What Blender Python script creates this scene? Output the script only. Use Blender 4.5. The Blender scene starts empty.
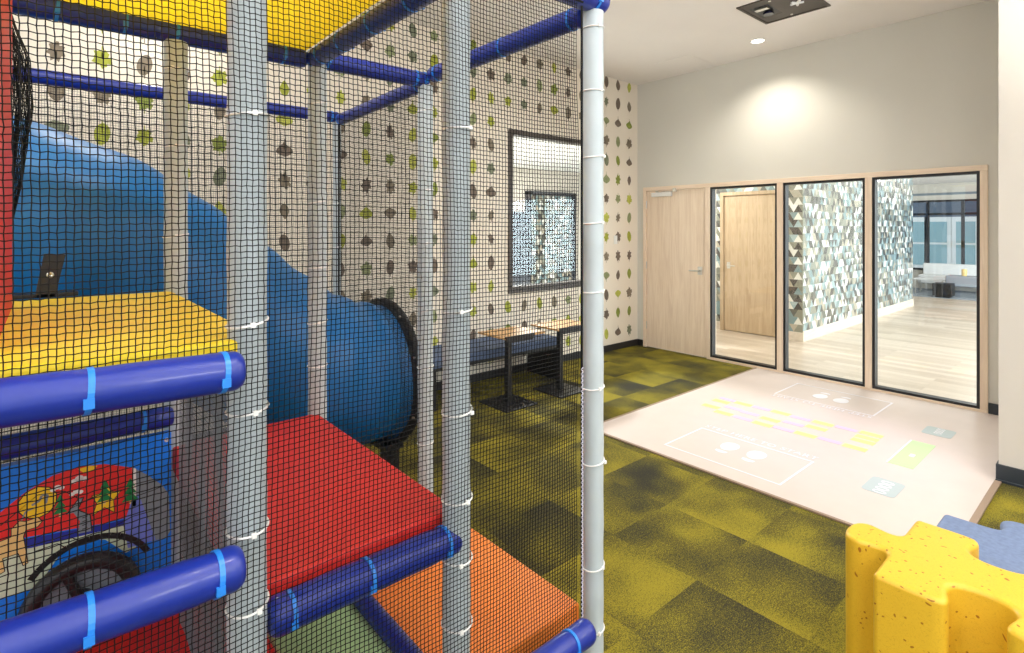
import bpy, bmesh, math, random
import numpy as np
from mathutils import Vector, Matrix, Euler
R = random.Random(11)
sc = bpy.context.scene
COL = sc.collection
PI = math.pi

# ------------------------------------------------------------------ materials
def lin(c):
    return tuple(((v / 255) / 12.92 if v / 255 <= .04045 else (((v / 255) + .055) / 1.055) ** 2.4) for v in c) + (1,)

def nd(nt, kind, **kw):
    n = nt.nodes.new(kind)
    for k, v in kw.items():
        if k.startswith('i_'):
            n.inputs[k[2:].replace('_', ' ')].default_value = v
        else:
            setattr(n, k, v)
    return n

def mat(name, col, rough=.5, metal=0, var=0, vscale=8, bump=0, bscale=40, coat=0, spec=.5, stretch=None):
    m = bpy.data.materials.new(name)
    m.use_nodes = True
    nt = m.node_tree
    b = nt.nodes['Principled BSDF']
    b.inputs['Base Color'].default_value = lin(col)
    b.inputs['Roughness'].default_value = rough
    b.inputs['Metallic'].default_value = metal
    b.inputs['Specular IOR Level'].default_value = spec
    b.inputs['Coat Weight'].default_value = coat
    tc = nd(nt, 'ShaderNodeTexCoord')
    vec = tc.outputs['Object']
    if stretch:
        mp = nd(nt, 'ShaderNodeMapping'); mp.inputs['Scale'].default_value = stretch
        nt.links.new(vec, mp.inputs['Vector']); vec = mp.outputs['Vector']
    if var:
        n = nd(nt, 'ShaderNodeTexNoise'); n.inputs['Scale'].default_value = vscale; n.inputs['Detail'].default_value = 5
        nt.links.new(vec, n.inputs['Vector'])
        r = nd(nt, 'ShaderNodeValToRGB')
        c = lin(col)
        r.color_ramp.elements[0].position = .3; r.color_ramp.elements[1].position = .7
        r.color_ramp.elements[0].color = tuple(v * (1 - var) for v in c[:3]) + (1,)
        r.color_ramp.elements[1].color = tuple(min(1, v * (1 + var)) for v in c[:3]) + (1,)
        nt.links.new(n.outputs['Fac'], r.inputs['Fac']); nt.links.new(r.outputs['Color'], b.inputs['Base Color'])
    if bump:
        n2 = nd(nt, 'ShaderNodeTexNoise'); n2.inputs['Scale'].default_value = bscale; n2.inputs['Detail'].default_value = 3
        nt.links.new(vec, n2.inputs['Vector'])
        bp = nd(nt, 'ShaderNodeBump'); bp.inputs['Strength'].default_value = bump; bp.inputs['Distance'].default_value = .01
        nt.links.new(n2.outputs['Fac'], bp.inputs['Height']); nt.links.new(bp.outputs['Normal'], b.inputs['Normal'])
    return m

M = {}
M['wall'] = mat('wall_paint', (216, 214, 205), .75, var=.015, vscale=2)
M['cream'] = mat('cream_paint', (214, 208, 198), .75, var=.01, vscale=2)
M['wallpaper'] = mat('leaf_wallpaper_ground', (238, 229, 214), .7)
M['ceiling'] = mat('ceiling_paint', (240, 236, 233), .85, var=.01, vscale=3)
M['white'] = mat('white_plastic', (235, 235, 232), .45)
M['base'] = mat('dark_baseboard', (48, 55, 62), .45)
M['base_black'] = mat('black_baseboard', (34, 32, 32), .5)
M['black'] = mat('black_metal', (28, 27, 28), .45, var=.1, vscale=30)
M['dkframe'] = mat('dark_bronze_frame', (74, 66, 60), .45)
M['gasket'] = mat('black_gasket', (30, 30, 34), .4)
M['steel'] = mat('brushed_steel', (205, 203, 198), .28, 1, var=.05, vscale=60)
M['vinyl'] = mat('blue_vinyl', (20, 44, 142), .34, var=.06, vscale=10, bump=.25, bscale=14, coat=.15)
M['foam_post'] = mat('pale_grey_foam_sleeve', (186, 197, 202), .5, var=.04, vscale=9, bump=.15, bscale=20)
M['strap'] = mat('light_blue_nylon', (38, 128, 222), .35)
M['tie'] = mat('white_nylon_tie', (242, 242, 240), .4)
M['net'] = mat('black_netting', (20, 21, 23), .75, spec=.2)
M['net_lit'] = mat('lit_grey_netting', (120, 130, 138), .7)  # black net as it looks when lit, the light put into its colour
M['cord'] = mat('white_cord', (190, 190, 205), .7)
M['yellow_pad'] = mat('yellow_vinyl_pad', (250, 220, 44), .5, var=.06, vscale=5, bump=.2, bscale=9)
M['red_pad'] = mat('red_vinyl_pad', (208, 36, 28), .55, var=.06, vscale=6, bump=.18, bscale=9)
M['orange_pad'] = mat('orange_vinyl_pad', (246, 138, 52), .45, var=.05, vscale=6, bump=.2, bscale=9)
M['green_pad'] = mat('sage_green_pad', (160, 196, 140), .5, var=.06, vscale=6)
M['slide'] = mat('blue_moulded_plastic', (0, 102, 168), .42, var=.08, vscale=3)
M['panel_blue'] = mat('blue_panel_plastic', (16, 124, 236), .35)
M['rubber'] = mat('black_rubber', (30, 30, 34), .35)
M['bench_fab'] = mat('slate_blue_upholstery', (82, 98, 128), .8, var=.06, vscale=80)
M['concrete'] = mat('white_laminate', (232, 232, 232), .4)
M['grey_fab'] = mat('grey_fabric', (150, 156, 164), .85, var=.06, vscale=60)
M['white_fab'] = mat('white_fabric', (226, 226, 226), .8)
M['rug'] = mat('grey_rug', (142, 150, 158), .95, var=.15, vscale=20)
M['mural_red'] = mat('mural_red', (226, 44, 44), .4)
M['mural_yellow'] = mat('mural_yellow', (246, 206, 40), .4)
M['mural_pale'] = mat('mural_pale_green', (200, 214, 190), .4)
M['mural_green'] = mat('mural_green', (18, 128, 70), .4)
M['mural_dkblue'] = mat('mural_dark_blue', (26, 48, 160), .4)
M['mural_grey'] = mat('mural_grey', (128, 140, 150), .4)
M['mural_lilac'] = mat('mural_lilac', (112, 130, 220), .4)
M['mural_tan'] = mat('mural_tan', (228, 196, 128), .4)
M['mural_white'] = mat('mural_white', (240, 240, 240), .4)
M['mural_black'] = mat('mural_black', (20, 20, 24), .4)
M['mat_vinyl'] = mat('pale_play_mat', (210, 197, 190), .5, var=.02, vscale=6)
M['mat_trim'] = mat('mat_edge_strip', (150, 128, 108), .5)
M['pr_yellow'] = mat('projected_yellow', (238, 224, 140), .5)  # these five colours paint the projector's game image onto the mat
M['pr_pink'] = mat('projected_pink', (224, 190, 220), .5)
M['pr_white'] = mat('projected_white', (232, 230, 236), .5)
M['pr_pale'] = mat('projected_pale_blue', (176, 190, 192), .5)
M['pr_green'] = mat('projected_pale_green', (188, 230, 160), .5)
M['bwall'] = mat('navy_siding', (92, 104, 124), .7, var=.05, vscale=4)
M['pane'] = mat('blue_window_pane', (150, 186, 198), .15)
M['wtrim'] = mat('white_window_trim', (238, 240, 242), .6)
M['ground'] = mat('outside_paving', (190, 190, 186), .9)
M['cab'] = mat('dark_grey_cabinet', (58, 62, 70), .5)
M['proj'] = mat('dark_brown_metal', (70, 62, 56), .45)
M['lens'] = mat('dark_lens_glass', (20, 22, 50), .08)

def translucent(name, col):
    m = mat(name, col, .5); nt = m.node_tree; b = nt.nodes['Principled BSDF']; o = nt.nodes['Material Output']
    t = nd(nt, 'ShaderNodeBsdfTranslucent'); t.inputs['Color'].default_value = lin(col)
    x = nd(nt, 'ShaderNodeMixShader'); x.inputs[0].default_value = .5
    nt.links.new(b.outputs[0], x.inputs[1]); nt.links.new(t.outputs[0], x.inputs[2]); nt.links.new(x.outputs[0], o.inputs[0])
    return m
M['roof'] = translucent('yellow_translucent_vinyl', (255, 238, 90))
def emis(name, col, s):
    m = bpy.data.materials.new(name); m.use_nodes = True
    b = m.node_tree.nodes['Principled BSDF']
    b.inputs['Base Color'].default_value = lin(col)
    b.inputs['Emission Color'].default_value = lin(col); b.inputs['Emission Strength'].default_value = s
    return m
M['lamp'] = emis('lamp_diffuser', (255, 250, 240), 9)

def glass_mat():
    m = bpy.data.materials.new('clear_glass'); m.use_nodes = True; nt = m.node_tree
    nt.nodes.remove(nt.nodes['Principled BSDF'])
    o = nt.nodes['Material Output']
    t = nd(nt, 'ShaderNodeBsdfTransparent'); t.inputs['Color'].default_value = (.95, .975, .975, 1)
    g = nd(nt, 'ShaderNodeBsdfGlossy'); g.inputs['Roughness'].default_value = .01
    lw = nd(nt, 'ShaderNodeLayerWeight'); lw.inputs['Blend'].default_value = .5
    pw = nd(nt, 'ShaderNodeMath', operation='POWER'); pw.inputs[1].default_value = 5
    f = nd(nt, 'ShaderNodeMath', operation='MULTIPLY_ADD'); f.inputs[1].default_value = .9; f.inputs[2].default_value = .035
    nt.links.new(lw.outputs['Facing'], pw.inputs[0]); nt.links.new(pw.outputs[0], f.inputs[0])
    x = nd(nt, 'ShaderNodeMixShader')
    nt.links.new(f.outputs[0], x.inputs[0]); nt.links.new(t.outputs[0], x.inputs[1]); nt.links.new(g.outputs[0], x.inputs[2])
    nt.links.new(x.outputs[0], o.inputs[0])
    return m
M['glass'] = glass_mat()

def wood(name, c1, c2, axis='Z', rough=.42, scale=1.0):
    m = bpy.data.materials.new(name); m.use_nodes = True; nt = m.node_tree; b = nt.nodes['Principled BSDF']
    tc = nd(nt, 'ShaderNodeTexCoord'); mp = nd(nt, 'ShaderNodeMapping')
    s = {'X': (.6, 9, 9), 'Y': (9, .6, 9), 'Z': (9, 9, .6)}[axis]
    mp.inputs['Scale'].default_value = tuple(v * scale for v in s)
    n = nd(nt, 'ShaderNodeTexNoise'); n.inputs['Scale'].default_value = 2.2; n.inputs['Detail'].default_value = 8; n.inputs['Distortion'].default_value = 1.2
    n2 = nd(nt, 'ShaderNodeTexNoise'); n2.inputs['Scale'].default_value = 14; n2.inputs['Detail'].default_value = 4
    ad = nd(nt, 'ShaderNodeMath', operation='MULTIPLY_ADD'); ad.inputs[1].default_value = .35
    r = nd(nt, 'ShaderNodeValToRGB')
    r.color_ramp.elements[0].position = .45; r.color_ramp.elements[1].position = .85
    r.color_ramp.elements[0].color = lin(c1); r.color_ramp.elements[1].color = lin(c2)
    L = nt.links.new
    L(tc.outputs['Object'], mp.inputs['Vector']); L(mp.outputs['Vector'], n.inputs['Vector']); L(mp.outputs['Vector'], n2.inputs['Vector'])
    L(n2.outputs['Fac'], ad.inputs[0]); L(n.outputs['Fac'], ad.inputs[2]); L(ad.outputs[0], r.inputs['Fac']); L(r.outputs['Color'], b.inputs['Base Color'])
    b.inputs['Roughness'].default_value = rough
    return m
M['oak'] = wood('light_oak', (246, 228, 206), (228, 206, 182))
M['oak_y'] = wood('light_oak_rail', (246, 228, 206), (228, 206, 182), 'Y')
M['oak_pale'] = wood('pale_oak_trim', (228, 216, 202), (210, 196, 180), 'X')
M['oak_warm'] = wood('warm_oak', (206, 182, 150), (184, 158, 126))
M['table_wood'] = wood('table_oak', (222, 180, 122), (196, 150, 96), 'X')

def plank_floor():
    m = bpy.data.materials.new('pale_plank_floor'); m.use_nodes = True; nt = m.node_tree; b = nt.nodes['Principled BSDF']; L = nt.links.new
    tc = nd(nt, 'ShaderNodeTexCoord'); mp = nd(nt, 'ShaderNodeMapping'); mp.inputs['Rotation'].default_value = (0, 0, PI / 2)
    br = nd(nt, 'ShaderNodeTexBrick'); br.offset = .37
    br.inputs['Scale'].default_value = 1; br.inputs['Brick Width'].default_value = 1.1; br.inputs['Row Height'].default_value = .12
    br.inputs['Mortar Size'].default_value = .0015; br.inputs['Color1'].default_value = lin((216, 200, 182)); br.inputs['Color2'].default_value = lin((190, 172, 152)); br.inputs['Mortar'].default_value = lin((150, 134, 116))
    mp2 = nd(nt, 'ShaderNodeMapping'); mp2.inputs['Scale'].default_value = (30, 2, 1)
    n = nd(nt, 'ShaderNodeTexNoise'); n.inputs['Scale'].default_value = 2; n.inputs['Detail'].default_value = 6
    mx = nd(nt, 'ShaderNodeMix', data_type='RGBA', blend_type='MULTIPLY'); mx.inputs[0].default_value = .35
    r = nd(nt, 'ShaderNodeValToRGB'); r.color_ramp.elements[0].color = (.6, .6, .6, 1); r.color_ramp.elements[0].position = .3; r.color_ramp.elements[1].position = .7
    L(tc.outputs['Object'], mp.inputs[0]); L(mp.outputs[0], br.inputs[0]); L(tc.outputs['Object'], mp2.inputs[0]); L(mp2.outputs[0], n.inputs[0])
    L(n.outputs['Fac'], r.inputs[0]); L(br.outputs['Color'], mx.inputs[6]); L(r.outputs[0], mx.inputs[7]); L(mx.outputs[2], b.inputs['Base Color'])
    b.inputs['Roughness'].default_value = .3
    return m
M['planks'] = plank_floor()

def carpet():
    m = bpy.data.materials.new('olive_patterned_carpet'); m.use_nodes = True; nt = m.node_tree; b = nt.nodes['Principled BSDF']; L = nt.links.new
    tc = nd(nt, 'ShaderNodeTexCoord')
    mp = nd(nt, 'ShaderNodeMapping'); mp.inputs['Scale'].default_value = (2.05, 2.05, 1); mp.inputs['Location'].default_value = (.3, .2, 0)
    fl = nd(nt, 'ShaderNodeVectorMath', operation='FLOOR')
    wn = nd(nt, 'ShaderNodeTexWhiteNoise', noise_dimensions='2D')
    L(tc.outputs['Object'], mp.inputs[0]); L(mp.outputs[0], fl.inputs[0]); L(fl.outputs[0], wn.inputs['Vector'])
    w = nd(nt, 'ShaderNodeMath', operation='MULTIPLY'); w.inputs[1].default_value = 9
    L(wn.outputs['Value'], w.inputs[0])
    n = nd(nt, 'ShaderNodeTexNoise', noise_dimensions='4D'); n.inputs['Scale'].default_value = 2.0; n.inputs['Detail'].default_value = 2; n.inputs['Roughness'].default_value = .55
    L(tc.outputs['Object'], n.inputs['Vector']); L(w.outputs[0], n.inputs['W'])
    n2 = nd(nt, 'ShaderNodeTexNoise'); n2.inputs['Scale'].default_value = 190; n2.inputs['Detail'].default_value = 2
    L(tc.outputs['Object'], n2.inputs['Vector'])
    n3 = nd(nt, 'ShaderNodeTexNoise'); n3.inputs['Scale'].default_value = 60; n3.inputs['Detail'].default_value = 3
    L(tc.outputs['Object'], n3.inputs['Vector'])
    a = nd(nt, 'ShaderNodeMath', operation='MULTIPLY_ADD'); a.inputs[1].default_value = .9; L(n2.outputs['Fac'], a.inputs[0]); L(n.outputs['Fac'], a.inputs[2])
    a3 = nd(nt, 'ShaderNodeMath', operation='MULTIPLY_ADD'); a3.inputs[1].default_value = .3; L(n3.outputs['Fac'], a3.inputs[0]); L(a.outputs[0], a3.inputs[2])
    a2 = nd(nt, 'ShaderNodeMath', operation='MULTIPLY_ADD'); a2.inputs[1].default_value = .08; L(wn.outputs['Value'], a2.inputs[0]); L(a3.outputs[0], a2.inputs[2])
    r = nd(nt, 'ShaderNodeValToRGB'); e = r.color_ramp.elements
    e[0].position = 0.0; e[0].color = lin((50, 49, 40)); e[1].position = 1.0; e[1].color = lin((146, 134, 42)); e[1].position = 1.0
    x = e.new(.47); x.color = lin((92, 86, 36))
    mr = nd(nt, 'ShaderNodeMapRange'); mr.inputs['From Min'].default_value = .96; mr.inputs['From Max'].default_value = 1.34
    L(a2.outputs[0], mr.inputs['Value']); L(mr.outputs[0], r.inputs[0]); L(r.outputs[0], b.inputs['Base Color'])
    b.inputs['Roughness'].default_value = .95; b.inputs['Specular IOR Level'].default_value = .15
    bp = nd(nt, 'ShaderNodeBump'); bp.inputs['Strength'].default_value = .3; bp.inputs['Distance'].default_value = .004
    L(n2.outputs['Fac'], bp.inputs['Height']); L(bp.outputs[0], b.inputs['Normal'])
    return m
M['carpet'] = carpet()

def speckle(name, base, mark, sc1, thr=.1, grid=False):
    m = bpy.data.materials.new(name); m.use_nodes = True; nt = m.node_tree; b = nt.nodes['Principled BSDF']; L = nt.links.new
    tc = nd(nt, 'ShaderNodeTexCoord')
    ns = nd(nt, 'ShaderNodeTexNoise'); ns.inputs['Scale'].default_value = sc1 * .45; ns.inputs['Detail'].default_value = 1
    L(tc.outputs['Object'], ns.inputs['Vector'])
    mxv = nd(nt, 'ShaderNodeMix', data_type='VECTOR'); mxv.inputs[0].default_value = .06
    L(tc.outputs['Object'], mxv.inputs[4]); L(ns.outputs['Color'], mxv.inputs[5])
    v = nd(nt, 'ShaderNodeTexVoronoi', feature='F1'); v.inputs['Scale'].default_value = sc1
    L(mxv.outputs[1], v.inputs['Vector'])
    r = nd(nt, 'ShaderNodeValToRGB'); e = r.color_ramp.elements
    e[0].position = thr; e[0].color = lin(mark); e[1].position = thr + .05; e[1].color = lin(base)
    v2 = nd(nt, 'ShaderNodeTexNoise'); v2.inputs['Scale'].default_value = sc1 * 1.1; v2.inputs['Detail'].default_value = 1; v2.inputs['Distortion'].default_value = 3
    L(tc.outputs['Object'], v2.inputs['Vector'])
    r2 = nd(nt, 'ShaderNodeValToRGB'); e = r2.color_ramp.elements
    e[0].position = .47; e[0].color = (1, 1, 1, 1); e[1].position = .53; e[1].color = (1, 1, 1, 1); y = e.new(.5); y.color = tuple(.5 + .5 * q for q in lin(mark)[:3]) + (1,)
    L(v2.outputs['Fac'], r2.inputs[0])
    mx = nd(nt, 'ShaderNodeMix', data_type='RGBA', blend_type='MULTIPLY'); mx.inputs[0].default_value = .45
    L(v.outputs['Distance'], r.inputs[0]); L(r.outputs[0], mx.inputs[6]); L(r2.outputs[0], mx.inputs[7])
    L(mx.outputs[2], b.inputs['Base Color'])
    b.inputs['Roughness'].default_value = .38
    return m
M['puz_yellow'] = speckle('speckled_yellow_foam', (228, 184, 50), (168, 108, 24), 36, thr=.135)
M['puz_blue'] = mat('blue_foam', (112, 130, 164), .75, var=.12, vscale=60)
M['puz_line'] = mat('blue_foam_seam', (86, 110, 158), .6)

LEAF = [mat('leaf_' + str(i), c, .7, var=.18, vscale=20) for i, c in enumerate([(166, 172, 62), (138, 150, 66), (134, 122, 104), (118, 104, 92), (148, 156, 112), (186, 190, 84), (126, 132, 108)])]
TRI = [mat('tri_' + str(i), c, .3, coat=1) for i, c in enumerate([(222, 222, 214), (62, 60, 58), (134, 136, 122), (176, 168, 150), (120, 146, 150), (88, 92, 86), (236, 236, 232), (156, 178, 182)])]

# ------------------------------------------------------------------ mesh helpers
class MB:
    def __init__(s): s.v = []; s.f = []; s.m = []
    def add(s, vs, fs, mi=0):
        o = len(s.v); s.v += [tuple(v) for v in vs]; s.f += [tuple(i + o for i in f) for f in fs]; s.m += [mi] * len(fs); return s
    def box(s, a, b, mi=0):
        (x0, y0, z0), (x1, y1, z1) = a, b
        x0, x1 = min(x0, x1), max(x0, x1); y0, y1 = min(y0, y1), max(y0, y1); z0, z1 = min(z0, z1), max(z0, z1)
        return s.add([(x0, y0, z0), (x1, y0, z0), (x1, y1, z0), (x0, y1, z0), (x0, y0, z1), (x1, y0, z1), (x1, y1, z1), (x0, y1, z1)],
                     [(0, 3, 2, 1), (4, 5, 6, 7), (0, 1, 5, 4), (1, 2, 6, 5), (2, 3, 7, 6), (3, 0, 4, 7)], mi)
    def tube(s, pts, r, seg=16, mi=0, cap=True, closed=False, rs=None):
        pts = [Vector(p) for p in pts]; n = len(pts); rings = []
        prev = None
        for i, p in enumerate(pts):
            if closed: t = pts[(i + 1) % n] - pts[i - 1]
            else: t = pts[min(i + 1, n - 1)] - pts[max(i - 1, 0)]
            t.normalize()
            if prev is None:
                u = t.orthogonal().normalized()
                if abs(t.z) < .9: u = Vector((0, 0, 1)).cross(t).normalized()
            else:
                u = (prev - t * prev.dot(t)).normalized()
            prev = u; w = t.cross(u)
            rr = rs[i] if rs else r
            rings.append([p + (u * math.cos(2 * PI * k / seg) + w * math.sin(2 * PI * k / seg)) * rr for k in range(seg)])
        vs = [v for g in rings for v in g]; fs = []
        for i in range(n if closed else n - 1):
            j = (i + 1) % n
            for k in range(seg):
                k2 = (k + 1) % seg
                fs.append((i * seg + k, i * seg + k2, j * seg + k2, j * seg + k))
        if cap and not closed:
            fs.append(tuple(reversed(range(seg)))); fs.append(tuple((n - 1) * seg + k for k in range(seg)))
        return s.add(vs, fs, mi)
    def ring(s, c, axis, Rr, r, seg=28, sub=8, mi=0, tilt=0):
        a = Vector(axis).normalized(); u = a.orthogonal().normalized(); w = a.cross(u); c = Vector(c)
        return s.tube([c + (u * math.cos(2 * PI * k / seg) + w * math.sin(2 * PI * k / seg)) * Rr + a * tilt * math.sin(2 * PI * k / seg) for k in range(seg)], r, sub, mi, closed=True)
    def prism(s, poly, fn, t, mi=0):
        """poly: 2D outline; fn(a,b,depth)->3D"""
        n = len(poly)
        vs = [fn(a, b, 0) for a, b in poly] + [fn(a, b, t) for a, b in poly]
        fs = [tuple(range(n)), tuple(reversed(range(n, 2 * n)))] + [(i, (i + 1) % n, n + (i + 1) % n, n + i) for i in range(n)]
        return s.add(vs, fs, mi)
    def lathe(s, prof, c, seg=24, mi=0):
        cx, cy, cz = c; n = len(prof)
        vs = [(cx + r * math.cos(2 * PI * k / seg), cy + r * math.sin(2 * PI * k / seg), cz + z) for r, z in prof for k in range(seg)]
        fs = [(i * seg + k, i * seg + (k + 1) % seg, (i + 1) * seg + (k + 1) % seg, (i + 1) * seg + k) for i in range(n - 1) for k in range(seg)]
        fs += [tuple(reversed(range(seg))), tuple((n - 1) * seg + k for k in range(seg))]
        return s.add(vs, fs, mi)
    def build(s, name, mats, parent=None, smooth=False, bevel=0, bseg=3, label=None, fixn=True):
        me = bpy.data.meshes.new(name); me.from_pydata(s.v, [], s.f)
        if not isinstance(mats, (list, tuple)): mats = [mats]
        for m in mats: me.materials.append(m)
        me.polygons.foreach_set('material_index', s.m)
        if fixn:
            bm = bmesh.new(); bm.from_mesh(me); bmesh.ops.recalc_face_normals(bm, faces=bm.faces[:])
            if smooth:
                for f in bm.faces: f.smooth = True
                for e in bm.edges:
                    if len(e.link_faces) == 2 and e.calc_face_angle(0) > math.radians(38): e.smooth = False
            bm.to_mesh(me); bm.free()
        o = bpy.data.objects.new(name, me); COL.objects.link(o)
        if bevel:
            b = o.modifiers.new('bevel', 'BEVEL'); b.width = bevel; b.segments = bseg; b.limit_method = 'ANGLE'; b.angle_limit = math.radians(35)
            if hasattr(b, 'harden_normals'): b.harden_normals = False
            for p in me.polygons: p.use_smooth = False
        if parent is not None: attach(o, parent)
        else: recentre(o)
        if label: o['label'] = label
        return o

def wloc(o):
    p = Vector(o.location)
    return p if o.parent is None else Vector((0, 0, 0))
def attach(o, p):
    o.parent = p
    o.matrix_parent_inverse = Matrix.Translation(-wloc(p))
def recentre(o):
    me = o.data
    if not me.vertices: return
    xs = np.empty(len(me.vertices) * 3); me.vertices.foreach_get('co', xs); xs = xs.reshape(-1, 3)
    c = Vector(((xs[:, 0].min() + xs[:, 0].max()) / 2, (xs[:, 1].min() + xs[:, 1].max()) / 2, xs[:, 2].min()))
    me.transform(Matrix.Translation(-c)); o.location = c
def thing(name, label, cat, loc, group=None):
    o = bpy.data.objects.new(name, None); COL.objects.link(o); o.location = loc; o.empty_display_size = .1
    o['label'] = label; o['category'] = cat
    if group: o['group'] = group
    return o
def tag(o, label, cat, group=None):
    o['label'] = label; o['category'] = cat
    if group: o['group'] = group
    return o
def struct(o, label=None, cat=None):
    o['kind'] = 'structure'
    if label: o['label'] = label
    if cat: o['category'] = cat
    return o
def dup(root, loc, label=None):
    r = root.copy(); COL.objects.link(r); r.location = loc
    if label: r['label'] = label
    def rec(src, dst):
        for ch in list(src.children):
            pi_ = ch.matrix_parent_inverse.copy(); c = ch.copy(); COL.objects.link(c); c.parent = dst; c.matrix_parent_inverse = pi_; rec(ch, c)
    rec(root, r)
    return r

# ------------------------------------------------------------------ room constants
XW, YW, ZC = 6.285, 4.66, 3.625

# floor, ceiling
o = MB().box((-2.5, -3.2, -.1), (XW + .02, YW, 0)).build('floor', M['carpet']); struct(o, 'olive green and dark grey patterned carpet floor', 'floor')
o.data.transform(Matrix.Translation(o.location)); o.location = (0, 0, 0)
o = MB().box((-2.5, -3.2, ZC), (XW + .12, YW + .12, ZC + .1)).build('ceiling', M['ceiling']); struct(o, 'plain off-white ceiling of the playroom', 'ceiling')

# leaf wall with window opening
WX0, WX1, WZ0, WZ1 = 3.925, 5.43, .895, 2.735
w = MB()
w.box((-2.5, YW, 0), (WX0, YW + .12, ZC)); w.box((WX1, YW, 0), (XW + .12, YW + .12, ZC))
w.box((WX0, YW, 0), (WX1, YW + .12, WZ0)); w.box((WX0, YW, WZ1), (WX1, YW + .12, ZC))
def leaf_outline(kind, h):
    pts = []; n = 22
    for k in range(n):
        a = 2 * PI * k / n; c, s_ = math.cos(a), math.sin(a)
        if kind == 0: r = .5 * (1 - .18 * abs(c)); x, y = r * c * .62, r * s_ * (1.12 if s_ > 0 else 1)
        elif kind == 1: x = .045 * 16 * c ** 3 * .55; y = -.028 * (13 * s_ - 5 * math.cos(2 * a) * 0 + 2 * abs(c)) * -1; y = (.42 * s_ - .12 * abs(c)) * -1 if False else .42 * s_ + .12 * abs(c) - .05
        elif kind == 2: r = .36 + .06 * math.cos(5 * (a - PI / 2)) + .04 * math.cos(11 * a); x, y = r * c * .85, r * s_ * 1.15
        elif kind == 3: r = .36 + .09 * math.cos(7 * (a - PI / 2)); x, y = r * c * .7, r * s_ * 1.2
        else: x, y = .26 * c, .5 * s_; x *= (1 - .5 * s_) if s_ > 0 else 1
        pts.append((x * h, y * h))
    return pts
rr = random.Random(5)
for i in range(-2, 36):
    X = 6.097 - .2418 * i
    if X < -2.3: break
    for k in range(14):
        Z = .236 + .2551 * k
        kind = rr.choice([0, 0, 1, 2, 2, 3, 4]); mi = 1 + rr.choice([0, 0, 1, 2, 2, 3, 3, 4, 5, 6]); flip = rr.choice([1, 1, -1]); rot = rr.uniform(-.25, .25); h = rr.uniform(.125, .155)
        if X > XW - .05 or (WX0 - .07 < X < WX1 + .07 and WZ0 - .08 < Z < WZ1 + .08): continue
        ca, sa = math.cos(rot), math.sin(rot)
        P = [((x * 1.2 * ca - y * sa), (x * sa + y * ca) * flip) for x, y in leaf_outline(kind, h)]
        w.add([(X + x, YW - .0012, Z + z) for x, z in P] + [(X, YW - .0012, Z)], [(j, (j + 1) % len(P), len(P)) for j in range(len(P))], mi)
        sx = -flip * sa * 0; sz = -flip * h * .62
        w.add([(X - .004, YW - .0012, Z), (X + .004, YW - .0012, Z), (X + .003, YW - .0012, Z + sz), (X - .003, YW - .0012, Z + sz)], [(0, 1, 2, 3)], mi)
o = w.build('wall_left', [M['wallpaper']] + LEAF); struct(o, 'cream wallpaper wall printed with rows of green and brown leaves', 'wall')

# back wall (oak-framed glass wall) shell
GX0, GX1 = XW, XW + .12
w = MB(); w.box((GX0, .64, 2.185), (GX1, YW, ZC)); w.box((GX0, 4.55, 0), (GX1, YW, 2.185)); w.box((GX0, -.5, 0), (GX1, .93, 2.185)); w.box((GX0, -.5, 2.185), (GX1, .64, ZC))
o = w.build('wall_back', M['wall']); struct(o, 'warm grey wall above the oak-framed door and glass panes', 'wall')
o = MB().box((4.675, -3.2, 0), (GX0, .64, ZC)).build('wall_right', M['cream']); struct(o, 'pale cream wall projecting at the right edge', 'wall')

# baseboards
o = MB().box((-2.5, YW - .012, 0), (XW, YW, .085)).build('baseboard_left', M['base_black'], bevel=.003); struct(o)
o = MB().box((GX0 - .012, 4.552, 0), (GX0, YW - .012, .085)).build('baseboard_back', M['base_black'], bevel=.003); struct(o)
o = MB().box((GX0 - .012, .655, 0), (GX0, .926, .1)).build('baseboard_back_right', M['base'], bevel=.003); struct(o)
w = MB().box((4.66, -3.2, 0), (4.675, .652, .11)).box((4.648, -3.2, 0), (4.675, .652, .015)).box((4.675, .64, 0), (GX0, .652, .11))
o = w.build('baseboard_right', M['base'], bevel=.003); struct(o)

# window in the leaf wall
w = MB(); t = .055; y0, y1 = YW - .02, YW + .1
w.box((WX0, y0, WZ0), (WX1, y1, WZ0 + .075)); w.box((WX0, y0, WZ1 - t), (WX1, y1, WZ1)); w.box((WX0, y0, WZ0 + .075), (WX0 + t, y1, WZ1 - t)); w.box((WX1 - t, y0, WZ0 + .075), (WX1, y1, WZ1 - t))
o = w.build('window_1', M['dkframe'], bevel=.004); struct(o, 'dark-framed interior window in the leaf wall', 'window')
MB().box((WX0 + t, YW + .03, WZ0 + .07), (WX1 - t, YW + .036, WZ1 - t)).build('glass_pane', M['glass'], o)

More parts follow.
